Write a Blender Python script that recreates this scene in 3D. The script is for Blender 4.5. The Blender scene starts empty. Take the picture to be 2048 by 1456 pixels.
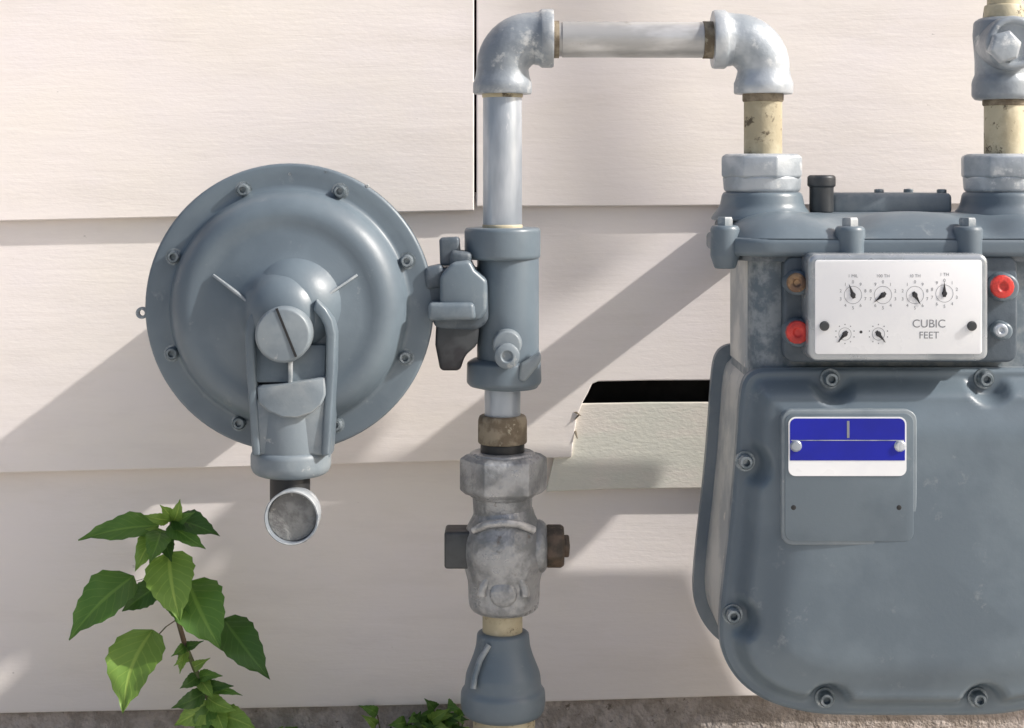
import bpy, bmesh, math, random
from mathutils import Vector, Matrix
random.seed(7)
C=bpy.context.scene.collection
CAMD=1.8; F=3200.0; CZ=0.66; HZ=350.0
def s(y): return (y+CAMD)/F
def W(px,py,y): return Vector(((px-1024)*s(y), y, CZ+(HZ-py)*s(y)))

# ---------------- materials ----------------
def N(nt,t,**k):
    n=nt.nodes.new(t)
    for a,b in k.items(): setattr(n,a,b)
    return n
def mat(name,c1,c2=None,c3=None,scale=20,rough=0.5,metal=0.0,bump=0.1,bscale=200,thr=(0.4,0.6),thr3=(0.62,0.7),s3=60,spec=0.5,stretch=(1,1,1),bdist=0.001,rvar=0.1,edge_wear=None):
    m=bpy.data.materials.new(name); m.use_nodes=True; nt=m.node_tree; b=nt.nodes['Principled BSDF']
    tc=N(nt,'ShaderNodeTexCoord'); mp=N(nt,'ShaderNodeMapping'); mp.inputs['Scale'].default_value=stretch
    nt.links.new(tc.outputs['Object'],mp.inputs[0])
    b.inputs['Roughness'].default_value=rough; b.inputs['Metallic'].default_value=metal
    b.inputs['Specular IOR Level'].default_value=spec
    col=None
    def noise(sc,det=4,r=0.6):
        n=N(nt,'ShaderNodeTexNoise'); n.inputs['Scale'].default_value=sc; n.inputs['Detail'].default_value=det; n.inputs['Roughness'].default_value=r
        nt.links.new(mp.outputs[0],n.inputs['Vector']); return n
    def ramp(src,a,bb,c=0,d=1):
        r=N(nt,'ShaderNodeMapRange'); r.inputs['From Min'].default_value=a; r.inputs['From Max'].default_value=bb; r.interpolation_type='SMOOTHSTEP'
        r.inputs['To Min'].default_value=c; r.inputs['To Max'].default_value=d
        nt.links.new(src,r.inputs['Value']); return r.outputs[0]
    def over(col,c,fac):
        m3=N(nt,'ShaderNodeMix',data_type='RGBA'); nt.links.new(col,m3.inputs[6]); m3.inputs[7].default_value=(*c,1); nt.links.new(fac,m3.inputs[0]); return m3.outputs[2]
    if c2 is None: c2=tuple(x*0.85 for x in c1)
    n1=noise(scale); mx=N(nt,'ShaderNodeMix',data_type='RGBA'); mx.inputs[6].default_value=(*c1,1); mx.inputs[7].default_value=(*c2,1)
    nt.links.new(ramp(n1.outputs['Fac'],*thr),mx.inputs[0]); col=mx.outputs[2]
    if c3: col=over(col,c3,ramp(noise(s3,5,0.7).outputs['Fac'],*thr3))
    if edge_wear:
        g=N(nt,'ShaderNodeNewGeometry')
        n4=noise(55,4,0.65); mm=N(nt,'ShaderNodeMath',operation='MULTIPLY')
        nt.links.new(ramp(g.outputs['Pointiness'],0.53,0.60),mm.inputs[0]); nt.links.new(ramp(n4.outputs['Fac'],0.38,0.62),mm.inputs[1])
        col=over(col,edge_wear,mm.outputs[0])
        col=over(col,tuple(x*0.35 for x in c1),ramp(g.outputs['Pointiness'],0.47,0.40,0,0.75))  # concave creases mixed darker
    nt.links.new(col,b.inputs['Base Color'])
    nb=noise(bscale,3); bp=N(nt,'ShaderNodeBump'); bp.inputs['Strength'].default_value=bump; bp.inputs['Distance'].default_value=bdist
    nt.links.new(nb.outputs['Fac'],bp.inputs['Height']); nt.links.new(bp.outputs[0],b.inputs['Normal'])
    nt.links.new(ramp(n1.outputs['Fac'],0.3,0.7,max(0,rough-rvar),min(1,rough+rvar)),b.inputs['Roughness'])
    return m
M_paint=mat('grey_paint',(0.138,0.176,0.208),(0.110,0.143,0.174),(0.205,0.235,0.255),scale=9,rough=0.40,bump=0.18,bscale=260,thr3=(0.60,0.76),s3=38,bdist=0.0006,edge_wear=(0.27,0.30,0.32))
M_paint_d=mat('grey_paint_dark',(0.085,0.11,0.138),(0.055,0.075,0.095),(0.15,0.17,0.19),scale=22,rough=0.5,bump=0.4,bscale=150,thr3=(0.6,0.7),edge_wear=(0.2,0.22,0.24))
M_paint_l=mat('grey_paint_light',(0.215,0.25,0.275),(0.165,0.20,0.23),(0.31,0.33,0.34),scale=18,rough=0.45,bump=0.3,bscale=200,bdist=0.0006,edge_wear=(0.38,0.40,0.41))
M_side=mat('meter_side_reflection',(0.52,0.52,0.50),(0.36,0.38,0.39),(0.60,0.58,0.54),scale=14,rough=0.5,bump=0.3,bscale=180)  # bright reflection on the case sides put into the colour
M_back=mat('meter_back_paint',(0.20,0.235,0.265),(0.15,0.185,0.22),(0.34,0.35,0.34),scale=10,rough=0.45,bump=0.2,bscale=200)
M_galv=mat('galvanised_steel',(0.54,0.58,0.63),(0.34,0.38,0.43),(0.66,0.68,0.70),scale=16,rough=0.33,metal=0.45,bump=0.35,bscale=120,thr3=(0.56,0.62),s3=34,stretch=(1,1,0.3))
M_galvh=mat('galvanised_steel_run',(0.60,0.60,0.60),(0.40,0.40,0.40),(0.28,0.26,0.23),scale=26,rough=0.36,metal=0.4,bump=0.4,bscale=120,thr3=(0.57,0.67),s3=45,stretch=(0.35,1,1))
M_fit=mat('fitting_paint',(0.30,0.335,0.37),(0.21,0.24,0.275),(0.50,0.52,0.53),scale=24,rough=0.40,metal=0.15,bump=0.5,bscale=140,thr3=(0.57,0.68),s3=30,edge_wear=(0.5,0.52,0.53))
M_fit2=mat('fitting_galvanised',(0.46,0.50,0.54),(0.31,0.35,0.39),(0.66,0.68,0.69),scale=20,rough=0.38,metal=0.25,bump=0.5,bscale=140,thr3=(0.56,0.68),s3=30,edge_wear=(0.65,0.66,0.67))
M_old=mat('weathered_iron',(0.34,0.35,0.365),(0.19,0.20,0.21),(0.11,0.09,0.07),scale=34,rough=0.36,metal=0.3,bump=0.9,bscale=120,thr3=(0.60,0.72),s3=50,bdist=0.002,edge_wear=(0.5,0.5,0.5))
M_ochre=mat('ochre_coated_pipe',(0.50,0.45,0.32),(0.40,0.35,0.24),(0.10,0.08,0.05),scale=30,rough=0.6,bump=0.6,bscale=140,thr3=(0.56,0.66),s3=70)
M_rust=mat('rusty_thread',(0.26,0.22,0.16),(0.14,0.11,0.075),(0.38,0.35,0.27),scale=60,rough=0.7,bump=0.8,bscale=160)
M_black=mat('plain_black',(0.015,0.016,0.018),rough=0.5)
M_darkm=mat('dark_metal',(0.06,0.066,0.072),(0.03,0.03,0.035),rough=0.45,metal=0.3)
M_bolt=mat('bolt_steel',(0.26,0.30,0.33),(0.13,0.16,0.18),(0.48,0.5,0.52),scale=90,rough=0.33,metal=0.4,bump=0.4)
M_rbolt=mat('rust_bolt',(0.10,0.07,0.05),(0.05,0.04,0.03),(0.18,0.13,0.09),scale=60,rough=0.7,bump=0.8)
M_white=mat('white_plate',(0.80,0.81,0.83),(0.76,0.77,0.80),rough=0.35,scale=15,bump=0.03)
M_silver=mat('index_rim',(0.42,0.45,0.48),(0.30,0.33,0.36),rough=0.3,metal=0.5,scale=20)
M_red=mat('red_seal',(0.62,0.045,0.035),(0.42,0.03,0.025),rough=0.45,scale=120,bump=0.6)
M_brass=mat('brass_plug',(0.35,0.22,0.12),(0.16,0.10,0.07),rough=0.4,metal=0.5,scale=80)
M_blue=mat('blue_label',(0.010,0.016,0.34),(0.010,0.015,0.28),rough=0.4,scale=12,bump=0.03,spec=0.3)
M_ink=mat('black_ink',(0.02,0.02,0.025),rough=0.6)
M_greyink=mat('grey_ink',(0.22,0.23,0.25),rough=0.6)
M_screen=mat('vent_screen',(0.24,0.245,0.24),(0.15,0.15,0.15),(0.36,0.36,0.34),scale=60,rough=0.7,bump=1.0,bscale=500)
M_cav=mat('cavity_shade',(0.008,0.007,0.006),rough=0.9)  # near black, the shade inside the gap put into the colour

def wood():
    m=bpy.data.materials.new('painted_siding'); m.use_nodes=True; nt=m.node_tree; b=nt.nodes['Principled BSDF']
    tc=N(nt,'ShaderNodeTexCoord'); L=nt.links.new
    def noise(sc,st,det=4,r=0.6,dist=0.0):
        mp=N(nt,'ShaderNodeMapping'); mp.inputs['Scale'].default_value=st; L(tc.outputs['Object'],mp.inputs[0])
        n=N(nt,'ShaderNodeTexNoise'); n.inputs['Scale'].default_value=sc; n.inputs['Detail'].default_value=det; n.inputs['Roughness'].default_value=r; n.inputs['Distortion'].default_value=dist
        L(mp.outputs[0],n.inputs['Vector']); return n.outputs['Fac']
    def rmp(src,a,bb,c=0,d=1):
        r=N(nt,'ShaderNodeMapRange'); r.inputs['From Min'].default_value=a; r.inputs['From Max'].default_value=bb; r.inputs['To Min'].default_value=c; r.inputs['To Max'].default_value=d; L(src,r.inputs['Value']); return r.outputs[0]
    def mix(a,bb,f,isa=False):
        x=N(nt,'ShaderNodeMix',data_type='RGBA')
        if isa: L(a,x.inputs[6])
        else: x.inputs[6].default_value=(*a,1)
        x.inputs[7].default_value=(*bb,1); L(f,x.inputs[0]); return x.outputs[2]
    c=mix((0.875,0.815,0.75),(0.86,0.80,0.785),rmp(noise(3.0,(1,1,1.5)),0.35,0.65))
    c=mix(c,(0.77,0.71,0.665),rmp(noise(9,(0.5,1,2.5),5,0.65),0.50,0.8,0,0.8),True)
    c=mix(c,(0.28,0.25,0.22),rmp(noise(70,(0.6,1,1),3,0.5),0.755,0.785,0,0.7),True)
    L(c,b.inputs['Base Color']); b.inputs['Roughness'].default_value=0.62; b.inputs['Specular IOR Level'].default_value=0.3
    g=noise(55,(0.18,1,1.6),5,0.65,0.4); h=noise(260,(0.5,1,1),2)
    ad=N(nt,'ShaderNodeMath',operation='ADD'); L(g,ad.inputs[0]); ml=N(nt,'ShaderNodeMath',operation='MULTIPLY'); L(h,ml.inputs[0]); ml.inputs[1].default_value=0.35; L(ml.outputs[0],ad.inputs[1])
    big=noise(7,(0.5,1,1.3),2); m2=N(nt,'ShaderNodeMath',operation='MULTIPLY'); L(big,m2.inputs[0]); m2.inputs[1].default_value=4.5; a2=N(nt,'ShaderNodeMath',operation='ADD'); L(ad.outputs[0],a2.inputs[0]); L(m2.outputs[0],a2.inputs[1])
    bp=N(nt,'ShaderNodeBump'); bp.inputs['Strength'].default_value=0.5; bp.inputs['Distance'].default_value=0.0008; L(a2.outputs[0],bp.inputs['Height']); L(bp.outputs[0],b.inputs['Normal'])
    return m
M_wood=wood()
M_wood2=mat('bare_siding',(0.70,0.69,0.61),(0.76,0.71,0.64),(0.58,0.57,0.49),scale=14,rough=0.7,bump=0.5,bscale=220,stretch=(0.6,1,1.5),s3=50,thr3=(0.62,0.8))
M_found=mat('foundation_stucco',(0.56,0.50,0.46),(0.40,0.35,0.31),(0.20,0.17,0.14),scale=50,rough=0.95,bump=1.0,bscale=160,bdist=0.004,thr3=(0.6,0.7),s3=90)
M_ground=mat('bounce_paving',(0.58,0.56,0.52),(0.52,0.50,0.46),(0.44,0.41,0.38),scale=8,rough=0.95,bump=1.0,bscale=90,bdist=0.004)  # unseen paving, added pale to bounce sunlight onto the wall
M_soil=mat('soil',(0.20,0.15,0.11),(0.11,0.085,0.06),(0.32,0.28,0.24),scale=45,rough=0.95,bump=1.0,bscale=90,bdist=0.01)

# ---------------- mesh helpers ----------------
def empty(name,loc=(0,0,0)):
    e=bpy.data.objects.new(name,None); C.objects.link(e); e.location=loc; e.empty_display_size=0.05; return e
def mk(name,verts,faces,m,parent=None,smooth=True,ang=35,bevel=0,bseg=3,blim=30):
    me=bpy.data.meshes.new(name); me.from_pydata([tuple(v) for v in verts],[],faces); me.validate()
    bm=bmesh.new(); bm.from_mesh(me); bmesh.ops.remove_doubles(bm,verts=bm.verts,dist=1e-6); bmesh.ops.recalc_face_normals(bm,faces=bm.faces)
    if bevel>0:
        es=[e for e in bm.edges if len(e.link_faces)==2 and e.calc_face_angle(0)>math.radians(blim)]
        bmesh.ops.bevel(bm,geom=es,offset=bevel,segments=bseg,profile=0.5,affect='EDGES',clamp_overlap=True)
    bm.to_mesh(me); bm.free()
    if smooth:
        for p in me.polygons: p.use_smooth=True
        me.set_sharp_from_angle(angle=math.radians(ang))
    me.materials.append(m)
    o=bpy.data.objects.new(name,me); C.objects.link(o)
    if parent: o.parent=parent; o.matrix_parent_inverse=Matrix.Translation(-parent.location)
    return o
def lathe(name,o,axis,prof,m,parent=None,segs=48,rot=0,ang=35,bevel=0,cap=True):
    axis=Vector(axis).normalized(); q=axis.to_track_quat('Z','Y').to_matrix(); o=Vector(o)
    V=[];Fc=[]
    for r,h in prof:
        for i in range(segs):
            a=rot+2*math.pi*i/segs; V.append(o+q@Vector((r*math.cos(a),r*math.sin(a),h)))
    n=len(prof)
    for j in range(n-1):
        for i in range(segs):
            k=(i+1)%segs; Fc.append((j*segs+i,j*segs+k,(j+1)*segs+k,(j+1)*segs+i))
    if cap:
        Fc.append(tuple(range(segs))[::-1]); Fc.append(tuple((n-1)*segs+i for i in range(segs)))
    return mk(name,V,Fc,m,parent,ang=ang,bevel=bevel,bseg=2)
def rnd(prof,r):
    out=[prof[0]]
    for i in range(1,len(prof)-1):
        a,b,c=[Vector(p) for p in prof[i-1:i+2]]
        d1=(a-b); d2=(c-b); t=min(r,d1.length*0.45,d2.length*0.45)
        if t<1e-6: out.append(tuple(b)); continue
        p1=b+d1.normalized()*t; p2=b+d2.normalized()*t
        for k in range(4):
            u=k/3; out.append(tuple((1-u)**2*p1+2*u*(1-u)*b+u*u*p2))
    out.append(prof[-1]); return out
def vt(name,px,y,prof,m,parent,segs=48,rot=0,r=0.002,bevel=0,ang=35):
    sc=s(y); o=W(px,HZ,y); o.z=0
    pr=[(rr*sc, CZ+(HZ-py)*sc) for py,rr in prof]
    pr=[(0.0005,pr[0][1])]+pr+[(0.0005,pr[-1][1])]
    if segs>12: pr=rnd(pr,r)
    return lathe(name,o,(0,0,1),pr,m,parent,segs,rot,ang,bevel)
def tube(name,path,rad,m,parent,segs=40,ang=40):
    path=[Vector(p) for p in path]; V=[];Fc=[]; n=len(path); up=Vector((0,1,0))
    for j,p in enumerate(path):
        t=(path[min(j+1,n-1)]-path[max(j-1,0)]).normalized()
        a=up if abs(t.dot(up))<0.95 else Vector((0,0,1))
        x=t.cross(a).normalized(); yv=t.cross(x).normalized()
        for i in range(segs):
            th=2*math.pi*i/segs; V.append(p+(x*math.cos(th)+yv*math.sin(th))*rad[j])
    for j in range(n-1):
        for i in range(segs):
            k=(i+1)%segs; Fc.append((j*segs+i,j*segs+k,(j+1)*segs+k,(j+1)*segs+i))
    Fc.append(tuple(range(segs))[::-1]); Fc.append(tuple((n-1)*segs+i for i in range(segs)))
    return mk(name,V,Fc,m,parent,ang=ang)
def prism(name,pts,y0,y1,m,parent,bevel=0.002,ref=None,bseg=3,ang=35,blim=30):
    ref=y0 if ref is None else ref
    f=[W(x,y,ref) for x,y in pts]; V=[Vector((p.x,y0,p.z)) for p in f]+[Vector((p.x,y1,p.z)) for p in f]; n=len(pts)
    Fc=[tuple(range(n)),tuple(range(2*n-1,n-1,-1))]+[(i,(i+1)%n,n+(i+1)%n,n+i) for i in range(n)]
    return mk(name,V,Fc,m,parent,bevel=bevel,bseg=bseg,ang=ang,blim=blim)
def rrect(x0,y0,x1,y1,r,k=6):
    out=[]
    for cx,cy,a0 in((x1-r,y0+r,-90),(x1-r,y1-r,0),(x0+r,y1-r,90),(x0+r,y0+r,180)):
        for i in range(k+1):
            a=math.radians(a0+90*i/k); out.append((cx+r*math.cos(a),cy+r*math.sin(a)))
    return out
def box(name,x0,x1,y0,y1,z0,z1,m,parent,bevel=0.002,bseg=3):
    V=[(x,y,z) for x in(x0,x1) for y in(y0,y1) for z in(z0,z1)]
    Fc=[(0,1,3,2),(4,6,7,5),(0,4,5,1),(2,3,7,6),(0,2,6,4),(1,5,7,3)]
    return mk(name,V,Fc,m,parent,bevel=bevel,bseg=bseg)
def bolt(name,px,py,y,rpx,m,parent,h=0.006,washer=True):
    sc=s(y); r=rpx*sc; o=W(px,py,y)
    pr=[(0.0001,-0.002)]
    if washer: pr+=[(r*1.35,-0.002),(r*1.35,0.0012)]
    pr+=[(r,0.0012),(r,h*0.7),(r*0.8,h),(r*0.5,h),(r*0.42,h*0.45),(0.0001,h*0.45)]
    lathe(name,o,(0,-1,0),pr,m,parent,20,ang=50)

# ---------------- setting ----------------
wall=empty('siding_wall',(0,0,0))
def board(name,top,bot,m=None,yt=-0.003,yb=-0.016,th=0.009,span=None):
    def yy(py,a,b): return yt+(yb-yt)*(py-a)/(b-a)
    f=[]
    for x,y in top: f.append(W(x,y,yt if not span else yy(y,*span)))
    for x,y in reversed(bot): f.append(W(x,y,yb if not span else yy(y,*span)))
    V=f+[v+Vector((0,th,0)) for v in f]; n=len(f)
    Fc=[tuple(range(n)),tuple(range(2*n-1,n-1,-1))]+[(i,(i+1)%n,n+(i+1)%n,n+i) for i in range(n)]
    o=mk(name,V,Fc,m or M_wood,wall,smooth=False)
    bv=o.modifiers.new('b','BEVEL'); bv.width=0.0012; bv.segments=2; bv.limit_method='ANGLE'; bv.angle_limit=math.radians(40)
    return o
XL,XR=-3500,6000
board('siding_board_1',[(XL,-90),(948,-100)],[(XL,520),(0,442),(948,421)])
board('siding_board_2',[(953,-100),(XR,-110)],[(953,413),(XR,390)])
for i in range(1,4):
    o=-505*i
    board('siding_board_up_%d'%i,[(XL,-95+o),(XR,-110+o)],[(XL,-62+505*(1-i)),(XR,-72+505*(1-i))],yb=-0.0165)
board('siding_board_3',[(XL,390),(0,390),(950,385),(XR,375)],[(XL,1035),(0,946),(600,931),(1143,915),(1147,880),(1153,838),(1158,824),(1166,804),(1176,786),(1184,768),(1196,763),(1300,761),(XR,740)],span=(385,930))
board('siding_board_broken',[(1125,842),(1140,808),(1186,807),(1300,805),(XR,790)],[(1092,984),(1240,978),(XR,945)],M_wood2,span=(700,980),yt=-0.006,yb=-0.0125,th=0.005)
board('siding_board_4',[(XL,960),(0,900),(1100,868),(1170,860),(XR,850)],[(XL,1490),(0,1427),(950,1408),(1450,1393),(XR,1350)],yt=0.004)
box('cavity_shade_sheet',-3,4,0.03,0.05,0,2.0,M_cav,wall,0)  # black sheet behind the broken board, painted as the dark inside
z3=CZ-(1380-HZ)*s(0)
box('foundation',-3,4,-0.004,0.029,-0.05,z3,M_found,wall,0)
for i,(x,y,dx,dy) in enumerate(((1150,824,12,8),(1158,830,-8,10),(1150,862,5,16))):
    board('splinter_%d'%i,[(x-3,y),(x+3,y-1)],[(x+dx-1,y+dy),(x+dx+1,y+dy)],M_rust,yt=-0.0140,yb=-0.0175,th=0.002)

V=[(-60,-60,0),(60,-60,0),(60,0.03,0),(-60,0.03,0)]
mk('ground',V,[(0,1,2,3)],M_ground)
V=[];Fc=[];nx,ny=160,16
for j in range(ny+1):
    for i in range(nx+1):
        x=-2.4+4.8*i/nx; y=-0.004-0.3*j/ny
        V.append((x,y,0.006+random.random()*0.007 if j<ny else -0.003))
for j in range(ny):
    for i in range(nx): a=j*(nx+1)+i; Fc.append((a,a+1,a+nx+2,a+nx+1))
mk('soil_strip',V,Fc,M_soil)
V=[];Fc=[]
for k in range(400):
    x=random.uniform(-0.75,0.9); y=-random.random()**1.5*0.2-0.01; r=random.uniform(0.002,0.008); z=0.014
    b=len(V)
    for dz,rr in((-0.6,0.7),(0.1,1),(0.7,0.6)):
        for i in range(6):
            a=i*math.pi/3+random.random()*0.5; V.append((x+math.cos(a)*r*rr,y+math.sin(a)*r*rr,z+dz*r))
    for j in range(2):
        for i in range(6): Fc.append((b+j*6+i,b+j*6+(i+1)%6,b+(j+1)*6+(i+1)%6,b+(j+1)*6+i))
    Fc.append(tuple(b+12+i for i in range(6)))
mk('gravel',V,Fc,M_found,ang=60)

# ---------------- gas pipe ----------------
P=-0.2
pipe=empty('gas_pipe',W(1005,300,P))
sP=s(P)
def elbow(name,cx,cy,flip,m,parent,y=P,R=62):
    pts=[];rad=[]
    def ad(x,yy,r): pts.append(W(x,yy,y)); rad.append(r*sP)
    for yy,r in((188,50),(188,57),(185,59),(166,59),(162,57),(152,54)): ad(cx,yy,r)
    for i in range(13):
        a=math.pi/2*i/12; ad(cx+flip*(R-R*math.cos(a)),cy+R-R*math.sin(a),52+2*math.sin(2*a))
    xe=cx+flip*R
    for dx,r in((2,53),(10,54),(14,57),(17,59),(36,59),(40,57),(40,48)): ad(xe+flip*dx,cy,r)
    tube(name,pts,rad,m,parent)
elbow('elbow_1',1005,77,1,M_fit,pipe)
elbow('elbow_2',1527,79,-1,M_fit2,pipe)
tube('horizontal_run',[W(1100,79,P),W(1124,79,P),W(1124.5,79,P),W(1405,80,P),W(1405.5,80,P),W(1430,80,P)],[34*sP,34*sP,36*sP,36*sP,34*sP,34*sP],M_galvh,pipe)
tube('thread_1',[W(1095,79,P),W(1118,79,P)],[37.5*sP]*2,M_rust,pipe)
tube('thread_2',[W(1406,80,P),W(1425,80,P)],[37.5*sP]*2,M_rust,pipe)
vt('riser',1005,P,[(170,39),(470,39)],M_galv,pipe)
vt('riser_thread',1005,P,[(183,41),(196,41)],M_ochre,pipe)
vt('riser_thread_low',1005,P,[(448,40.5),(462,40.5)],M_ochre,pipe)
vt('drop_pipe',1526,P,[(180,38),(320,38)],M_ochre,pipe)
vt('drop_pipe_thread',1526,P,[(186,41),(204,41)],M_rust,pipe)
vt('short_nipple',1005,P,[(765,36),(840,36)],M_galv,pipe)
vt('thread_coupling',1005,P,[(830,46),(840,49),(886,49)],M_rust,pipe)
vt('gasket',1005,P,[(884,44),(912,44)],M_black,pipe)
vt('union_nut',1007,P,[(907,74),(916,88),(978,88),(988,76)],M_old,pipe,segs=6,rot=math.radians(5),bevel=0.0012)
vt('union_seat',1005,P,[(903,62),(907,66),(990,66),(993,60),(1030,58)],M_old,pipe)
vt('valve_body',1008,P,[(1012,58),(1030,62),(1048,72),(1070,82),(1105,84),(1140,78),(1160,72),(1200,71),(1214,68),(1222,58)],M_old,pipe,r=0.006)
lathe('valve_plug_barrel',W(950,1093,P),(1,0,0),rnd([(0.0005,0),(44*sP,0),(50*sP,0.008),(54*sP,0.03),(54*sP,0.066),(44*sP,0.072),(0.0005,0.072)],0.004),M_old,pipe)
box('valve_stem_square',W(890,0,P).x,W(945,0,P).x,P-0.018,P+0.018,W(0,1130,P).z,W(0,1056,P).z,M_darkm,pipe,0.003)
lathe('valve_cap_nut',W(1090,1092,P),(1,0,0),[(0.0005,0),(40*sP,0),(43*sP,0.003),(43*sP,0.016),(38*sP,0.019),(0.0005,0.0195)],M_rbolt,pipe,segs=6,rot=0.3,bevel=0.001)
lathe('valve_cap_end',W(1112,1092,P),(1,0,0),rnd([(0.0005,0),(22*sP,0),(22*sP,0.013),(0.0005,0.014)],0.002),M_rbolt,pipe)
lathe('valve_boss',W(1007,1182,P-0.022),(0,-1,0),rnd([(0.0005,0),(30*sP,0),(27*sP,0.014),(14*sP,0.017),(0.0005,0.017)],0.004),M_old,pipe)
tube('valve_rib',[W(1007+44*math.cos(a),1192-46*math.sin(a),P-0.031) for a in [math.pi*i/14 for i in range(15)]],[0.0042]*15,M_old,pipe,segs=12)
tube('valve_shoulder_rib',[W(1007+x,yy,P-d) for x,yy,d in((-60,1060,.024),(-30,1048,.034),(0,1045,.038),(30,1048,.034),(60,1060,.024))],[0.004]*5,M_old,pipe,segs=12)
vt('lower_thread',1005,P,[(1218,40),(1270,40)],M_ochre,pipe)
vt('reducer',1006,P,[(1262,46),(1266,52),(1290,54),(1310,60),(1345,74),(1372,77),(1380,84),(1404,85),(1420,82),(1428,74)],M_paint,pipe,r=0.003)
vt('stub_below_ground',1008,P,[(1420,62),(1700,62)],M_ochre,pipe)
tube('reducer_seam',[W(x,y,P-d) for x,y,d in((978,1290,.022),(960,1320,.026),(950,1350,.028),(946,1378,.032))],[0.003]*4,M_paint,pipe,segs=10)
vt('body_collar',1005,P,[(455,72),(460,76),(512,76),(518,72)],M_paint,pipe)
vt('body_tube',1016,P,[(510,62),(770,62),(776,58)],M_paint,pipe)
vt('body_base',1008,P,[(716,60),(724,74),(764,75),(772,68)],M_paint,pipe)

# outlet pipe
out=empty('gas_pipe.001',W(2005,200,P))
vt('nipple',2008,P,[(190,39),(325,39)],M_ochre,out)
vt('nipple_thread',2008,P,[(198,42),(212,42)],M_rust,out)
vt('tee_body',2005,P,[(36,44),(44,56),(70,58),(120,54),(150,54),(158,58),(166,60),(192,60),(200,54)],M_fit,out)
vt('upper_pipe',2008,P,[(-60,33),(60,33)],M_ochre,out)
vt('unseen_end_cap',2008,P,[(-110,36),(-100,46),(-50,46)],M_fit,out)  # unseen cap added; ends the pipe so its shadow misses the upper boards
vt('tee_top_collar',2008,P,[(10,38),(40,42)],M_ochre,out)
lathe('tee_boss',W(2003,92,P),(0,-1,0),rnd([(0.0005,0),(54*sP,0),(54*sP,0.036),(50*sP,0.040),(40*sP,0.040),(38*sP,0.036),(0.0005,0.036)],0.002),M_fit,out)
lathe('tee_plug',W(2004,95,P-0.034),(0,-1,0),[(0.0005,0),(33*sP,0),(33*sP,0.010),(28*sP,0.014),(0.0005,0.0145)],M_fit2,out,segs=6,bevel=0.001,rot=0.25)
for i,(px,par) in enumerate(((1524,pipe),(2006,out))):
    vt('meter_union_%d'%i,px,P,[(308,76),(314,85),(352,85),(358,78)],M_fit2,par,segs=8,rot=0.2,bevel=0.0015)
    vt('meter_union_flange_%d'%i,px,P,[(352,76),(356,78),(380,76),(388,66)],M_fit2,par)

# ---------------- regulator ----------------
RY=-0.225; sR=s(RY)
reg=empty('gas_regulator',W(580,615,RY))
cR=W(580,614,RY)
lathe('diaphragm_case',cR+Vector((0,0.012,0)),(0,-1,0),
  [(0.0005,-0.055),(110*sR,-0.055),(150*sR,-0.045),(215*sR,-0.012),(240*sR,-0.003),(280*sR,-0.003),(286*sR,0.000),(287*sR,0.005)],M_paint,reg,segs=96,cap=True)
lathe('rear_shadow_housing',cR+Vector((0,0.05,0)),(0,1,0),rnd([(0.0005,0),(150*sR,0),(165*sR,0.02),(165*sR,0.158),(0.0005,0.16)],0.006),M_paint_d,reg,segs=64)  # hidden behind the case; widened and extended toward the wall to cast shadow
prof=[(287*sR,-0.001),(287.5*sR,0.0045),(285*sR,0.0065),(281*sR,0.007),(264*sR,0.007),(246*sR,0.007),(240*sR,0.0075),(236*sR,0.010),(233*sR,0.016),(228*sR,0.022),(219*sR,0.029),(208*sR,0.034),(196*sR,0.0368),(184*sR,0.0375),(172*sR,0.0368),(160*sR,0.0362),(150*sR,0.037),(120*sR,0.0405),(95*sR,0.044),(84*sR,0.047),(76*sR,0.053),(68*sR,0.060),(56*sR,0.067),(40*sR,0.072),(20*sR,0.075),(0.0005,0.0755)]
lathe('front_cover',cR,(0,-1,0),prof,M_paint,reg,segs=96,ang=60,cap=False)
for i in range(8):
    a=math.radians(22.5+45*i+1.0); x=580+252*math.cos(a); y=614+252*math.sin(a)
    bolt('flange_bolt_%d'%i,x,y,RY-0.006,13,M_bolt,reg,h=0.008)
for i,(x,y) in enumerate(((580,348),(735,372),(652,344))):
    lathe('casting_mark_%d'%i,W(x,y,RY-0.005),(0,-1,0),[(0.0005,0),(4*sR,0),(3*sR,0.002),(0.0005,0.002)],M_paint_l,reg,segs=8)
lathe('side_tab',W(286,625,RY+0.004),(0,-1,0),rnd([(6*sR,0),(12*sR,0),(12*sR,0.006),(6*sR,0.006),(6*sR,0)],0.0004),M_paint_l,reg,segs=20,cap=False)
def rib(name,a,b,h0,h1,w=0.0018):
    A=W(*a,RY);B=W(*b,RY); d=(B-A).normalized(); n=d.cross(Vector((0,1,0)))*w
    V=[]
    for p,h in((A,h0),(B,h1)):
        for q in(-1,1):
            V.append(p+n*q-Vector((0,0.030,0))); V.append(p+n*q*0.6-Vector((0,h,0)))
    mk(name,V,[(0,1,3,2),(4,6,7,5),(0,4,5,1),(2,3,7,6),(1,5,7,3),(0,2,6,4)],M_paint_l,reg,bevel=0.0004,bseg=2)
rib('rib_1',(440,545),(530,606),0.0395,0.060); rib('rib_2',(722,545),(632,606),0.0395,0.060)
lathe('hub',W(588,610,-0.255),(0,-1,0),[(104*sR,0.004),(96*sR,0.011),(86*sR,0.017),(78*sR,0.022),(64*sR,0.028),(46*sR,0.033),(25*sR,0.036),(0.0005,0.037)],M_paint,reg,segs=64,ang=80,cap=False)
def arch(cx,cy,r,bl,br,yb,n=20):
    pts=[(cx+r*math.cos(math.pi-math.pi*i/n),cy-r*math.sin(math.pi-math.pi*i/n)) for i in range(n+1)]
    return pts+[(br,yb),(bl,yb)]
prism('vent_housing',arch(579,672,87,508,655,925),-0.272,-0.232,M_paint,reg,bevel=0.003,ref=-0.29,blim=50)
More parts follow.
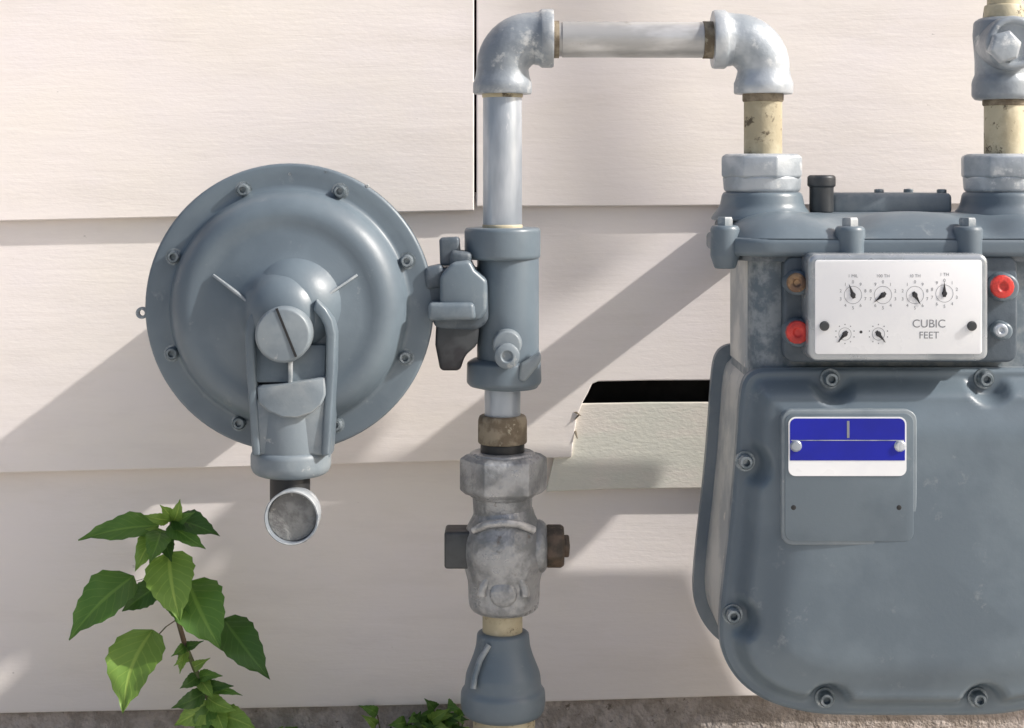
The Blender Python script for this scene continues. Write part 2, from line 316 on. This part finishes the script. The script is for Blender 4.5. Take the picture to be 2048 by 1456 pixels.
def leg(name,pts,m):
    f=[W(x,y,-0.293) for x,y in pts]; V=f+[p+Vector((0,0.05,0)) for p in f]; n=len(f)
    mk(name,V,[tuple(range(n)),tuple(range(2*n-1,n-1,-1))]+[(i,(i+1)%n,n+(i+1)%n,n+i) for i in range(n)],m,reg,bevel=0.0022,blim=40)
leg('housing_rim_left',[(526,598),(506,618),(494,640),(489,668),(492,740),(498,820),(504,912),(520,912),(515,820),(510,740),(508,672),(512,652),(520,636),(534,620)],M_paint)
leg('housing_rim_right',[(632,598),(652,618),(665,640),(671,668),(669,740),(664,820),(658,912),(642,912),(647,820),(651,740),(652,672),(648,652),(640,636),(626,620)],M_paint)
def slab(name,pts,m,th=0.03,bevel=0.003,blim=25):
    f=[W(x,y,d) for x,y,d in pts]; b=[Vector((v.x,v.y+th,v.z)) for v in f]; n=len(f)
    Fc=[tuple(range(n)),tuple(range(2*n-1,n-1,-1))]+[(i,(i+1)%n,n+(i+1)%n,n+i) for i in range(n)]
    return mk(name,f+b,Fc,m,reg,bevel=bevel,blim=blim)
slab('housing_floor',[(508,690,-0.278),(652,690,-0.278),(650,765,-0.287),(512,765,-0.287)],M_paint,bevel=0.001)
prism('housing_web',[(576,700),(583,700),(583,775),(576,775)],-0.294,-0.25,M_paint_l,reg,bevel=0.0006)
slab('housing_lower',[(510,796,-0.292),(652,796,-0.292),(650,912,-0.290),(512,912,-0.290)],M_paint_l,bevel=0.004)
slab('housing_scoop',[(513,772,-.292),(558,769,-.296),(605,762,-.296),(651,753,-.292),(651,790,-.296),(643,810,-.298),(624,826,-.300),(594,836,-.301),(564,835,-.301),(536,824,-.299),(516,806,-.296)],M_paint_l,bevel=0.0025)
VY=-0.262
vt('vent_neck',582,VY,[(800,70),(860,72),(902,73)],M_paint_l,reg)
vt('vent_lip',582,VY,[(898,74),(906,80),(932,80),(944,74),(950,60)],M_paint_l,reg,r=0.003)
sV=s(-0.3)
lathe('adjust_cap',W(572,665,-0.29),(0.02,-1,0.0),rnd([(0.0005,-0.03),(55*sV,-0.03),(56*sV,0.022),(52*sV,0.026),(0.0005,0.0262)],0.0015),M_paint_l,reg,segs=64)
a=W(553,617,-0.3168); b=W(592,714,-0.3168); d=(b-a).normalized(); n_=d.cross(Vector((0,1,0)))*0.0011
mk('adjust_cap_slot_shade',[a-n_,a+n_,b+n_,b-n_,a-n_+Vector((0,.004,0)),a+n_+Vector((0,.004,0)),b+n_+Vector((0,.004,0)),b-n_+Vector((0,.004,0))],[(0,1,2,3),(4,7,6,5),(0,4,5,1),(1,5,6,2),(2,6,7,3),(3,7,4,0)],M_black,reg,smooth=False)  # raised black bar; the groove's shade is put into its colour
vt('vent_stub',580,VY-0.01,[(940,40),(1050,40)],M_black,reg)
no=W(583,1036,-0.318); sN=s(-0.318); nd=Vector((0,-1,0.04)).normalized()
lathe('vent_nozzle',no,nd,[(0.0005,-0.040),(44*sN,-0.040),(51*sN,-0.034),(55*sN,-0.001),(53*sN,0.0005),(50*sN,0.0),(49*sN,-0.012),(0.0005,-0.0121)],M_fit,reg,segs=56)
lathe('vent_screen',no-nd*0.008,nd,[(0.0005,0),(48.5*sN,0),(48*sN,0.001),(0.0005,0.001)],M_screen,reg,segs=32)
prism('inlet_neck',[(845,560),(880,535),(950,535),(976,560),(978,640),(955,660),(870,655)],-0.232,-0.17,M_paint_d,reg,bevel=0.006,ref=-0.22)
prism('inlet_flange',[(880,552),(905,524),(940,520),(950,540),(974,560),(974,620),(960,640),(880,640)],-0.247,-0.20,M_paint,reg,bevel=0.004,ref=-0.24)
prism('inlet_tab',[(878,476),(918,474),(922,530),(880,532)],-0.225,-0.205,M_paint_d,reg,bevel=0.003)
prism('inlet_tab_2',[(900,500),(945,505),(940,540),(898,545)],-0.235,-0.20,M_paint_d,reg,bevel=0.005)
prism('inlet_lower',[(872,640),(960,640),(955,690),(930,712),(920,742),(880,742),(870,690)],-0.228,-0.19,M_darkm,reg,bevel=0.004)
prism('inlet_band',[(856,606),(948,606),(952,640),(856,642)],-0.255,-0.22,M_paint,reg,bevel=0.004)
prism('inlet_ear',[(848,536),(884,528),(888,575),(852,580)],-0.236,-0.21,M_paint_d,reg,bevel=0.004)
lathe('test_port_boss',W(1014,690,-0.245),(0,-1,0),rnd([(0.0005,-0.03),(32*s(-.24),-0.03),(28*s(-.24),0.002),(0.0005,0.0022)],0.002),M_paint_l,reg)
lathe('test_port_plug',W(1014,712,-0.252),(0,-1,0),rnd([(0.0005,-0.03),(25*s(-.25),-0.03),(25*s(-.25),0.004),(12*s(-.25),0.006),(9*s(-.25),0.003),(0.0005,0.003)],0.001),M_paint_l,reg)
prism('port_web',[(1040,728),(1082,706),(1082,725),(1050,765),(1036,760)],-0.236,-0.20,M_paint_l,reg,bevel=0.003)

# ---------------- meter ----------------
met=empty('gas_meter',W(1780,800,-0.2))
XC=0.3735
half=[(0,735),(-286,735),(-316,741),(-334,760),(-341,800),(-347,900),(-360,1050),(-378,1200),(-382,1275),(-370,1325),(-335,1372),(-280,1406),(-210,1424),(-150,1430),(0,1430)]
CY=-0.295
pl=[(1820+x,y) for x,y in half]+[(1820-x,y) for x,y in reversed(half[1:-1])]
def chaikin(p,n=3):
    for _ in range(n):
        q=[]
        for i in range(len(p)):
            a=p[i];b=p[(i+1)%len(p)]
            q+=[(a[0]*.75+b[0]*.25,a[1]*.75+b[1]*.25),(a[0]*.25+b[0]*.75,a[1]*.25+b[1]*.75)]
        p=q
    return p
def resample(p,n):
    L=[0]
    for i in range(len(p)): L.append(L[-1]+math.dist(p[i],p[(i+1)%len(p)]))
    out=[];j=0
    for k in range(n):
        t=L[-1]*k/n
        while L[j+1]<t: j+=1
        u=(t-L[j])/(L[j+1]-L[j]+1e-9); a=p[j];b=p[(j+1)%len(p)]; out.append((a[0]+(b[0]-a[0])*u,a[1]+(b[1]-a[1])*u))
    return out
outl=resample(chaikin(pl,2),320)
bolts=[(1660,757),(1968,757),(1490,922),(1465,1228),(1650,1395),(1955,1395),(2150,922),(2175,1228)]
import numpy as np
A=np.array(outl); B=np.roll(A,-1,axis=0)
def dist(P_):
    P_=np.array(P_)[:,None,:]; d=B-A; t=np.clip(((P_-A)*d).sum(-1)/(d*d).sum(-1),0,1); q=A+t[...,None]*d
    return np.sqrt(((P_-q)**2).sum(-1)).min(1)
def sm(a,b,x): 
    t=max(0,min(1,(x-a)/(b-a))); return t*t*(3-2*t)
ts=[1,.997,.993,.985,.975,.965,.955,.945,.935,.925,.915,.905,.895,.885,.875,.86,.845,.83,.815,.8,.78,.76,.73,.7,.65,.6,.5,.4,.3,.2,.1,.03]
def cover(name,y0,sgn,m,bl,sc_=1.0):
    cx,cy=1820,1085; V=[];n=len(outl)
    for t in ts:
        P_=[(cx+(x-cx)*t,cy+(y-cy)*t) for x,y in outl]; D=dist(P_)
        for (x,y),d in zip(P_,D):
            db=min(math.hypot(x-u,y-v) for u,v in bl) if bl else 999
            h=0.021*sm(16,54,d)*sm(28,50,db)+0.009*sm(50,130,d)+0.003*sm(100,330,d)+0.004*sm(0,7,d)
            p=W(cx+(x-cx)*sc_,cy+(y-cy)*sc_,CY); V.append(Vector((p.x,y0-sgn*h,p.z)))
    Fc=[]
    for j in range(len(ts)-1):
        for i in range(n): k=(i+1)%n; Fc.append((j*n+i,j*n+k,(j+1)*n+k,(j+1)*n+i))
    Fc.append(tuple((len(ts)-1)*n+i for i in range(n)))
    b=len(V)
    for (x,y) in outl: p=W(cx+(x-cx)*sc_,cy+(y-cy)*sc_,CY); V.append(Vector((p.x,y0+sgn*0.013,p.z)))
    for i in range(n): k=(i+1)%n; Fc.append((i,b+i,b+k,k))
    Fc.append(tuple(b+i for i in range(n)))
    mk(name,V,Fc,m,met,ang=50)
cover('front_cover',CY,1,M_paint,bolts)
cover('back_cover',-0.112,-1,M_back,[],1.03)
cx,cy=1820,1085
prism('middle_case',[(cx+(x-cx)*.965,cy+(y-cy)*.965) for x,y in outl[::2]],-0.29,-0.12,M_side,met,bevel=0,ref=CY)
for i,(x,y) in enumerate(bolts):
    bolt('cover_bolt_%d'%i,x,y,CY-0.005,15,M_bolt,met,h=0.010)
def zz(py,y): return CZ+(HZ-py)*s(y)
def plan(name,hx,y0,y1,z0,z1,r,m,bevel=0.003,xc=XC):
    pts=rrect(xc-hx,y0,xc+hx,y1,r,8); n=len(pts)
    V=[(x,y,z0) for x,y in pts]+[(x,y,z1) for x,y in pts]
    Fc=[tuple(range(n)),tuple(range(2*n-1,n-1,-1))]+[(i,(i+1)%n,n+(i+1)%n,n+i) for i in range(n)]
    return mk(name,V,Fc,m,met,bevel=bevel,bseg=5,blim=50)
plan('upper_case',0.147,-0.283,-0.128,zz(760,-0.28),zz(500,-0.28),0.022,M_paint,0.0)
plan('side_reflection',0.149,-0.262,-0.150,zz(740,-0.28),zz(512,-0.28),0.004,M_side,0.0)  # thin overlay carrying the painted side reflection
zt=lambda v: CZ+v
plan('lid_flange',0.1720,-0.306,-0.098,zt(-.0765),zt(-.0590),0.045,M_paint,0.005)
plan('lid_gasket',0.160,-0.296,-0.108,zt(-.0815),zt(-.0766),0.04,M_paint_d,0.0)
V=[];Fc=[]
lp=[(0.166,.103,0),(0.163,.099,.005),(0.159,.094,.010),(0.153,.087,.0145),(0.145,.078,.018),(0.134,.069,.020),(0.12,.058,.0215),(0.10,.045,.022),(0.07,.025,.0225)]
def dens(p):
    o=[]
    for i in range(len(p)):
        a=p[i];b=p[(i+1)%len(p)]; L=math.dist(a,b); q=max(1,int(L/0.006))
        for j in range(q): o.append((a[0]+(b[0]-a[0])*j/q,a[1]+(b[1]-a[1])*j/q))
    return o
base=dens(rrect(-.166,-.103,.166,.103,.042,8)); n=len(base)
for hx,hy,h in lp:
    for x,y in base:
        X=x*hx/.166; Y=y*hy/.103
        dip=0.012*math.exp(-((X+0.055)/0.022)**2-((Y+0.075)/0.032)**2)+0.012*math.exp(-((X-0.075)/0.022)**2-((Y+0.075)/0.032)**2)
        hh=h+0.004*math.exp(-((X+0.115)/0.03)**2-((Y+0.06)/0.03)**2)*(h>0)+0.003*math.exp(-((X-0.01)/0.04)**2-((Y+0.06)/0.03)**2)*(h>0)
        V.append((XC+X,-.202+Y,zt(-.0595)+max(hh-(dip if h>0 else 0),0)))
for j in range(len(lp)-1):
    for i in range(n): k=(i+1)%n; Fc.append((j*n+i,j*n+k,(j+1)*n+k,(j+1)*n+i))
Fc.append(tuple((len(lp)-1)*n+i for i in range(n)))
mk('lid_top',V,Fc,M_paint,met,ang=60)
for i,px in enumerate((1524,2006)):
    vt('inlet_boss_%d'%i,px,P,[(384,76),(390,80),(412,84),(424,94),(440,104)],M_paint,met,r=0.006)
box('valve_cover_plate',XC-0.052,XC+0.070,-0.19,-0.12,zt(-.040),zt(-.018),M_paint_l,met,0.005)
for i,(x,y) in enumerate(((0.365,-0.165),(0.40,-0.145),(0.425,-0.18))):
    lathe('plate_screw_%d'%i,(x+0.01,y,zt(-.0185)),(0,0,1),rnd([(0.0005,0),(0.005,0),(0.005,0.004),(0.0005,0.0045)],0.001),M_bolt,met,segs=16)
vt('black_cap',1643,-0.2,[(350,24),(354,28),(372,28),(374,24),(425,24)],M_darkm,met)
for i,(px,y) in enumerate(((1450,-0.275),(1700,-0.298),(1935,-0.298),(2110,-0.275))):
    x=(px-1024)*s(y)
    lathe('lid_bolt_boss_%d'%i,(x,y,zt(-.077)),(0,0,1),rnd([(0.0005,-0.012),(0.010,-0.012),(0.014,0.0),(0.014,0.026),(0.012,0.029),(0.0005,0.0292)],0.002),M_paint,met,segs=28)
    lathe('lid_bolt_%d'%i,(x,y,zt(-.048)),(0,0,1),[(0.0005,0),(0.0082,0),(0.0082,0.006),(0.007,0.008),(0.0005,0.0081)],M_paint_l,met,segs=6,rot=0.4)
box('left_lug',W(1432,0,-0.2).x,W(1470,0,-0.2).x,-0.215,-0.185,zz(515,-0.2),zz(440,-0.2),M_paint_d,met,0.004)
IY=-0.335
prism('index_backplate',rrect(1568,512,2036,725,22),-0.3,-0.275,M_paint_d,met,bevel=0.003)
prism('index_box',rrect(1617,508,1977,722,18),IY,-0.29,M_silver,met,bevel=0.004,blim=50)
prism('index_plate',rrect(1630,520,1964,708,6),IY-0.0012,IY+0.001,M_white,met,bevel=0.0004,blim=50)
TY=IY-0.00135; sT=s(TY)
def text(name,body,px,py,size,m,y=TY,rz=0):
    c=bpy.data.curves.new(name,'FONT'); c.body=body; c.size=size; c.align_x='CENTER'; c.align_y='CENTER'
    o=bpy.data.objects.new(name,c); C.objects.link(o); o.location=W(px,py,y); o.rotation_euler=(math.pi/2,rz,0)
    bpy.context.view_layer.update(); me=bpy.data.meshes.new_from_object(o); me.name=name; me.materials.clear(); me.materials.append(m)
    q=bpy.data.objects.new(name,me); mw=o.matrix_world.copy(); bpy.data.objects.remove(o); C.objects.link(q); q.matrix_world=mw
    q.parent=met; q.matrix_parent_inverse=Matrix.Translation(-met.location); return q
def ring(name,px,py,r0,r1,m,y=TY,n=40):
    V=[];Fc=[]
    for i in range(n):
        a=2*math.pi*i/n
        for r in(r0,r1): V.append(W(px+r*math.cos(a),py+r*math.sin(a),y))
    for i in range(n): k=(i+1)%n; Fc.append((2*i,2*i+1,2*k+1,2*k))
    mk(name,V,Fc,m,met,smooth=False)
dials=[(1706,590,250,'1 MIL',29),(1766,590,140,'100 TH',29),(1830,590,60,'10 TH',29),(1889,587,270,'1 TH',29),(1690,668,130,'',24),(1757,668,50,'',24)]
for i,(x,y,ang,lab,R) in enumerate(dials):
    ring('dial_ring_%d'%i,x,y,R-12,R-11.2,M_greyink)
    for k in range(10):
        a=math.radians(36*k-90)
        if i<4: text('dial_digit_%d_%d'%(i,k),str(k if i%2 else (10-k)%10),x+(R-3)*math.cos(a),y+(R-3)*math.sin(a),0.0042,M_greyink)
        else: ring('dial_tick_%d_%d'%(i,k),x+(R-5)*math.cos(a),y+(R-5)*math.sin(a),0,1.3,M_greyink,n=8)
    a=math.radians(ang); d=(math.cos(a),math.sin(a)); n_=(-d[1],d[0])
    pts=[(x+d[0]*23,y+d[1]*23),(x+n_[0]*4,y+n_[1]*4),(x-d[0]*7+n_[0]*3,y-d[1]*7+n_[1]*3),(x-d[0]*7-n_[0]*3,y-d[1]*7-n_[1]*3),(x-n_[0]*4,y-n_[1]*4)]
    prism('dial_pointer_%d'%i,pts,TY-0.0007,TY-0.0003,M_ink,met,bevel=0)
    lathe('dial_hub_%d'%i,W(x,y,TY),(0,-1,0),[(0.0005,0),(5.5*sT,0),(4*sT,0.0015),(0.0005,0.0015)],M_ink,met,segs=16)
    if lab: text('dial_caption_%d'%i,lab,x,y-38,0.0040,M_greyink)
text('index_text_1','CUBIC',1858,648,0.0105,M_greyink); text('index_text_2','FEET',1858,671,0.0090,M_greyink)
ring('centre_dot',1722,664,0,3,M_ink,n=10)
for i,(x,y) in enumerate(((1649,652),(1944,652))): 
    lathe('index_screw_%d'%i,W(x,y,TY),(0,-1,0),[(0.0005,0),(10*sT,0),(8*sT,0.003),(0.0005,0.0033)],M_darkm,met,segs=18)
sQ=s(-0.315)
for nm,x,y,m,r in(('seal_plug_brass',1592,565,M_brass,20),('seal_plug_red_1',1594,664,M_red,24),('seal_plug_red_2',2003,573,M_red,24),('seal_screw',2000,660,M_galv,14)):
    lathe(nm+'_seat',W(x,y,-0.302),(0,-1,0),rnd([(0.0005,-0.01),((r+6)*sQ,-0.01),((r+4)*sQ,0.012),(r*sQ,0.014),(0.0005,0.014)],0.002),M_paint,met,segs=32)
    lathe(nm,W(x,y,-0.316),(0,-1,0),rnd([(0.0005,0),(r*sQ,0),(r*sQ*.95,0.005),(r*sQ*.45,0.0058),(r*sQ*.3,0.004),(0.0005,0.004)],0.001),m,met,segs=14 if m==M_red else 28)
LY=-0.3315
prism('rating_plate',rrect(1563,820,1834,1090,22),LY,-0.318,M_paint_l,met,bevel=0.0012,blim=50)
prism('rating_plate_face',rrect(1570,827,1827,1083,18),LY-0.0008,LY+0.002,M_paint,met,bevel=0.0004,blim=50)
prism('label_white',rrect(1577,834,1813,952,14),LY-0.0016,LY+0.001,M_white,met,bevel=0,blim=50)
pts=[(1580,921),(1580,849)]+[(1592-12*math.cos(a),849-12*math.sin(a)) for a in[math.pi/2*i/5 for i in range(1,6)]]+[(1798+12*math.sin(a),849-12*math.cos(a)) for a in[math.pi/2*i/5 for i in range(6)]]+[(1810,921)]
prism('label_blue',pts,LY-0.0019,LY-0.001,M_blue,met,bevel=0)
prism('label_line_h',[(1582,880),(1808,880),(1808,881.5),(1582,881.5)],LY-0.0021,LY-0.0015,M_paint_l,met,bevel=0)
prism('label_line_v',[(1694,842),(1699,842),(1699,876),(1694,876)],LY-0.0021,LY-0.0015,M_greyink,met,bevel=0)
for i,(x,y,r,m) in enumerate(((1592,892,12,M_galv),(1800,892,12,M_galv),(1587,1015,6,M_black),(1798,1015,6,M_black))):
    lathe('plate_screw_hole_%d'%i,W(x,y,LY-0.0018 if i<2 else LY-0.0006),(0,-1,0),[(0.0005,0),(r*s(LY),0),(r*.7*s(LY),0.002 if i<2 else 0.0004),(0.0005,0.0023 if i<2 else 0.0005)],m,met,segs=20)  # first pair screws; last pair black discs painted as dark holes
pa=W(1478,400,0); pb=W(1478,492,0)
box('shadow_strut',pa.x,pa.x+0.03,-0.13,-0.008,pb.z,pa.z,M_darkm,met,0.003)  # hidden bar added behind the lid to cast the diagonal shadow

# ---------------- plants ----------------
def leafmat(name,c1,c2):
    m=bpy.data.materials.new(name); m.use_nodes=True; nt=m.node_tree; b=nt.nodes['Principled BSDF']; L=nt.links.new
    uv=N(nt,'ShaderNodeUVMap'); sp=N(nt,'ShaderNodeSeparateXYZ'); L(uv.outputs[0],sp.inputs[0])
    ab=N(nt,'ShaderNodeMath',operation='SUBTRACT'); L(sp.outputs[0],ab.inputs[0]); ab.inputs[1].default_value=0.5
    aa=N(nt,'ShaderNodeMath',operation='ABSOLUTE'); L(ab.outputs[0],aa.inputs[0])
    mu=N(nt,'ShaderNodeMath',operation='MULTIPLY'); L(aa.outputs[0],mu.inputs[0]); mu.inputs[1].default_value=0.6
    su=N(nt,'ShaderNodeMath',operation='SUBTRACT'); L(sp.outputs[1],su.inputs[0]); L(mu.outputs[0],su.inputs[1])
    m7=N(nt,'ShaderNodeMath',operation='MULTIPLY'); L(su.outputs[0],m7.inputs[0]); m7.inputs[1].default_value=8
    fr=N(nt,'ShaderNodeMath',operation='FRACT'); L(m7.outputs[0],fr.inputs[0])
    v1=N(nt,'ShaderNodeMapRange'); L(fr.outputs[0],v1.inputs[0]); v1.inputs['From Min'].default_value=0.0; v1.inputs['From Max'].default_value=0.18; v1.inputs['To Min'].default_value=0.5; v1.inputs['To Max'].default_value=0
    v2=N(nt,'ShaderNodeMapRange'); L(aa.outputs[0],v2.inputs[0]); v2.inputs['From Min'].default_value=0.02; v2.inputs['From Max'].default_value=0.05; v2.inputs['To Min'].default_value=0.9; v2.inputs['To Max'].default_value=0
    mxx=N(nt,'ShaderNodeMath',operation='MAXIMUM'); L(v1.outputs[0],mxx.inputs[0]); L(v2.outputs[0],mxx.inputs[1])
    tc=N(nt,'ShaderNodeTexCoord'); no=N(nt,'ShaderNodeTexNoise'); no.inputs['Scale'].default_value=60; L(tc.outputs['Object'],no.inputs['Vector'])
    m1=N(nt,'ShaderNodeMix',data_type='RGBA'); m1.inputs[6].default_value=(*c1,1); m1.inputs[7].default_value=(*c2,1); L(no.outputs['Fac'],m1.inputs[0])
    m2=N(nt,'ShaderNodeMix',data_type='RGBA'); L(m1.outputs[2],m2.inputs[6]); m2.inputs[7].default_value=(c1[0]*1.6,c1[1]*1.4,c1[2]*1.5,1); L(mxx.outputs[0],m2.inputs[0])
    L(m2.outputs[2],b.inputs['Base Color']); b.inputs['Roughness'].default_value=0.45
    bp=N(nt,'ShaderNodeBump'); bp.inputs['Strength'].default_value=0.5; bp.inputs['Distance'].default_value=0.0008; bp.invert=True; L(mxx.outputs[0],bp.inputs['Height']); L(bp.outputs[0],b.inputs['Normal'])
    tr=N(nt,'ShaderNodeBsdfTranslucent'); L(m2.outputs[2],tr.inputs[0]); ms=N(nt,'ShaderNodeMixShader'); ms.inputs[0].default_value=0.35
    L(b.outputs[0],ms.inputs[1]); L(tr.outputs[0],ms.inputs[2]); L(ms.outputs[0],nt.nodes['Material Output'].inputs[0])
    return m
ML=[leafmat('leaf_mid',(0.12,0.25,0.045),(0.085,0.20,0.035)),leafmat('leaf_bright',(0.23,0.38,0.075),(0.17,0.31,0.055)),leafmat('leaf_dark',(0.06,0.145,0.028),(0.045,0.11,0.022))]
M_stem=mat('stem',(0.13,0.16,0.06),(0.12,0.08,0.05),rough=0.6,scale=60)
class Plant:
    def __init__(s_): s_.V=[];s_.F=[];s_.U=[];s_.M=[]
    def leaf(s_,a,b,w,mi,nrm=None,fold=0.25,droop=0.15):
        d=b-a; L=d.length; d=d.normalized(); nrm=(nrm or Vector((0.15,-1,0.35))); 
        side=d.cross(nrm).normalized(); up=side.cross(d).normalized()
        nl,nw=14,4; b0=len(s_.V); ph=random.random()*6; bend=random.uniform(-.07,.07)*L
        for i in range(nl+1):
            t=i/nl; ww=w*0.5*(math.sin(math.pi*t**0.72)**0.85)*(1-0.25*t) if 0<t<1 else 0.0003
            ww*=(1+0.09*(i%2)); 
            if t>0.85: ww*=0.75
            c=a+d*L*t+up*(math.sin(t*math.pi)*droop*L*0.5-droop*L*t*t*0.6)+side*bend*math.sin(math.pi*t)
            for j in range(-nw,nw+1):
                u=j/nw; rip=0.045*L*math.sin(t*13+j*0.8+ph)*abs(u)
                s_.V.append(c+side*ww*u+up*(abs(u)*ww*fold+rip*0.6)); s_.U.append((0.5+u/2,t))
        k=2*nw+1
        for i in range(nl):
            for j in range(2*nw):
                q=b0+i*k+j; s_.F.append((q,q+1,q+k+1,q+k)); s_.M.append(mi)
    def stem(s_,path,rad):
        segs=8; b0=len(s_.V)
        for j,p in enumerate(path):
            for i in range(segs):
                a=2*math.pi*i/segs; s_.V.append(p+Vector((math.cos(a)*rad[j],math.sin(a)*rad[j],0))); s_.U.append((0,0))
        for j in range(len(path)-1):
            for i in range(segs): k=(i+1)%segs; s_.F.append((b0+j*segs+i,b0+j*segs+k,b0+(j+1)*segs+k,b0+(j+1)*segs+i)); s_.M.append(3)
    def build(s_,name):
        me=bpy.data.meshes.new(name); me.from_pydata([tuple(v) for v in s_.V],[],s_.F)
        uv=me.uv_layers.new(name='UVMap')
        for l in me.loops: uv.data[l.index].uv=s_.U[l.vertex_index]
        for m in ML+[M_stem]: me.materials.append(m)
        for p,mi in zip(me.polygons,s_.M): p.material_index=mi; p.use_smooth=True
        o=bpy.data.objects.new(name,me); C.objects.link(o); return o
pl_=Plant(); YP=-0.10
sp=[(470,1740,-.09),(455,1500,-.095),(430,1425,-.10),(395,1350,-.105),(370,1290,-.105),(350,1220,-.105),(338,1150,-.105),(335,1090,-.105),(345,1030,-.105)]
path=[W(x,y,d) for x,y,d in sp]; path[0].z=0
pl_.stem(path,[.0042,.004,.0036,.0032,.003,.0026,.0022,.002,.0014])
def lf(bx,by,tx,ty,wpx,mi,db=-.105,dt=-.125,**k):
    pl_.leaf(W(bx,by,db),W(tx,ty,dt),wpx*s(YP),mi,**k)
def petiole(x0,y0,x1,y1,d0=-.105,d1=-.105): pl_.stem([W(x0,y0,d0),W((x0+x1)/2,(y0+y1)/2-4,(d0+d1)/2),W(x1,y1,d1)],[.0012,.001,.0009])
lf(318,1052,158,1072,62,0,dt=-.14,nrm=Vector((0,-.8,.7)))
lf(345,1040,437,1066,58,2,dt=-.13,nrm=Vector((0,-.7,.8)))
lf(340,1050,408,1092,48,0,dt=-.14,nrm=Vector((.2,-.8,.5)))
lf(345,1045,358,1002,30,1); lf(345,1040,322,1012,28,1); lf(338,1040,290,1030,26,1); lf(350,1045,385,1025,24,0)
lf(325,1060,272,1138,54,1,dt=-.15); lf(322,1062,300,1120,56,0,dt=-.16)
lf(330,1075,342,1120,36,2,dt=-.13)
petiole(340,1150,262,1165); lf(268,1152,134,1272,104,0,dt=-.15,nrm=Vector((-.3,-1,.5)))
lf(318,1168,243,1222,54,2,dt=-.12)
lf(338,1105,358,1238,104,1,db=-.115,dt=-.16,nrm=Vector((.1,-1,.2)))
lf(348,1160,372,1262,66,0,db=-.11,dt=-.15,nrm=Vector((-.4,-1,.1)))
petiole(345,1190,380,1180); lf(378,1164,440,1294,114,0,db=-.11,dt=-.16,nrm=Vector((.2,-1,.4)))
petiole(355,1240,455,1250); lf(448,1238,537,1354,82,2,db=-.105,dt=-.15,nrm=Vector((.1,-1,.5)))
petiole(352,1240,312,1275); lf(306,1260,242,1422,116,1,db=-.11,dt=-.16,nrm=Vector((-.2,-1,.15)))
for a in((370,1290,345,1310,22),(372,1290,402,1282,20),(378,1315,350,1330,20),(385,1335,415,1318,22),(395,1352,362,1375,30),(398,1355,440,1352,26),(405,1375,462,1372,28),(408,1380,480,1390,22),(410,1385,345,1415,38),(415,1395,470,1420,36),(425,1415,350,1450,56),(425,1410,395,1480,44),(435,1430,510,1458,54),(440,1440,540,1490,50),(440,1450,380,1500,50),(430,1420,450,1470,40),(450,1480,500,1530,60),(372,1300,360,1345,22),(400,1360,425,1395,30)):
    lf(*a,random.choice((0,1,1,2)),dt=-.13)
pl_.build('weed_plant')
pl_=Plant()
for k in range(46):
    cx_=random.choice((780,830,870,900,900,560,520))+random.uniform(-25,25); x=cx_+random.uniform(-25,25); y=random.uniform(1420,1460) if 760<cx_<940 else random.uniform(1452,1485)
    if 860<cx_<930 and random.random()<.4: y-=15
    d=random.uniform(-.035,-.02)
    pl_.stem([W(cx_,1545,d),W(x,y+10,d)],[.0012,.0008])
    pl_.leaf(W(x,y+8,d),W(x+random.uniform(-45,45),y+random.uniform(-14,22),d-0.015),random.uniform(18,32)*s(0),random.choice((0,2,0,2,1)),droop=0.3)
pl_.build('low_weeds')

# unseen bar added out of frame, casting the shadow band beside the riser
k=Vector((3.9,-1,2.95))
ds=empty('roof_downspout',(1.7,-0.4,1.6))
tt=0.42
q0=W(1185,540,-0.012)+k*tt
box('spout',q0.x-.028,q0.x+.028,q0.y-.012,q0.y+.012,q0.z,q0.z+1.6,M_wood,ds,0.002)
box('spout_hanger',q0.x-.015,q0.x+.015,q0.y+.013,0.0,q0.z+1.5,q0.z+1.53,M_wood,ds,0.002)

# ---------------- light, world, camera ----------------
sun=bpy.data.lights.new('sun','SUN'); sun.energy=5; sun.angle=math.radians(0.9); sun.color=(1,0.955,0.90)
so=bpy.data.objects.new('sun',sun); C.objects.link(so); so.rotation_euler=(-k).to_track_quat('-Z','Y').to_euler(); so.location=k*2
w=bpy.data.worlds.new('World'); bpy.context.scene.world=w; w.use_nodes=True; nt=w.node_tree
sky=nt.nodes.new('ShaderNodeTexSky'); sky.sky_type='NISHITA'; sky.sun_disc=False
sky.air_density=1.0; sky.dust_density=5.0; sky.ozone_density=1.2
sky.sun_elevation=math.atan2(k.z,math.hypot(k.x,k.y)); sky.sun_rotation=math.atan2(k.x,k.y)
nt.links.new(sky.outputs[0],nt.nodes['Background'].inputs[0]); nt.nodes['Background'].inputs[1].default_value=0.15
cam=bpy.data.cameras.new('camera'); co=bpy.data.objects.new('camera',cam); C.objects.link(co)
co.location=(0,-CAMD,CZ); co.rotation_euler=(math.pi/2,0,0); cam.sensor_width=36; cam.lens=F/2048*36; cam.shift_y=-(728-HZ)/2048
cam.clip_start=0.05; cam.clip_end=500
bpy.context.scene.camera=co
sc=bpy.context.scene; sc.view_settings.view_transform='Standard'; sc.view_settings.look='None'; sc.view_settings.exposure=0
bpy.context.view_layer.update()
dg=bpy.context.evaluated_depsgraph_get()
r=sc.ray_cast(dg,W(1185,200,-0.03),k.normalized())
r2=sc.ray_cast(dg,W(1185,200,-1.0),Vector((0,1,0)))
print('RAY',r,r2)
if not (r[0] and r[4] and r[4].name.startswith('spout')):
    raise RuntimeError('RAYMISS hit=%s obj=%s loc=%s q0=%s'%(r[0],r[4].name if r[4] else None,tuple(r[1]),tuple(q0)))
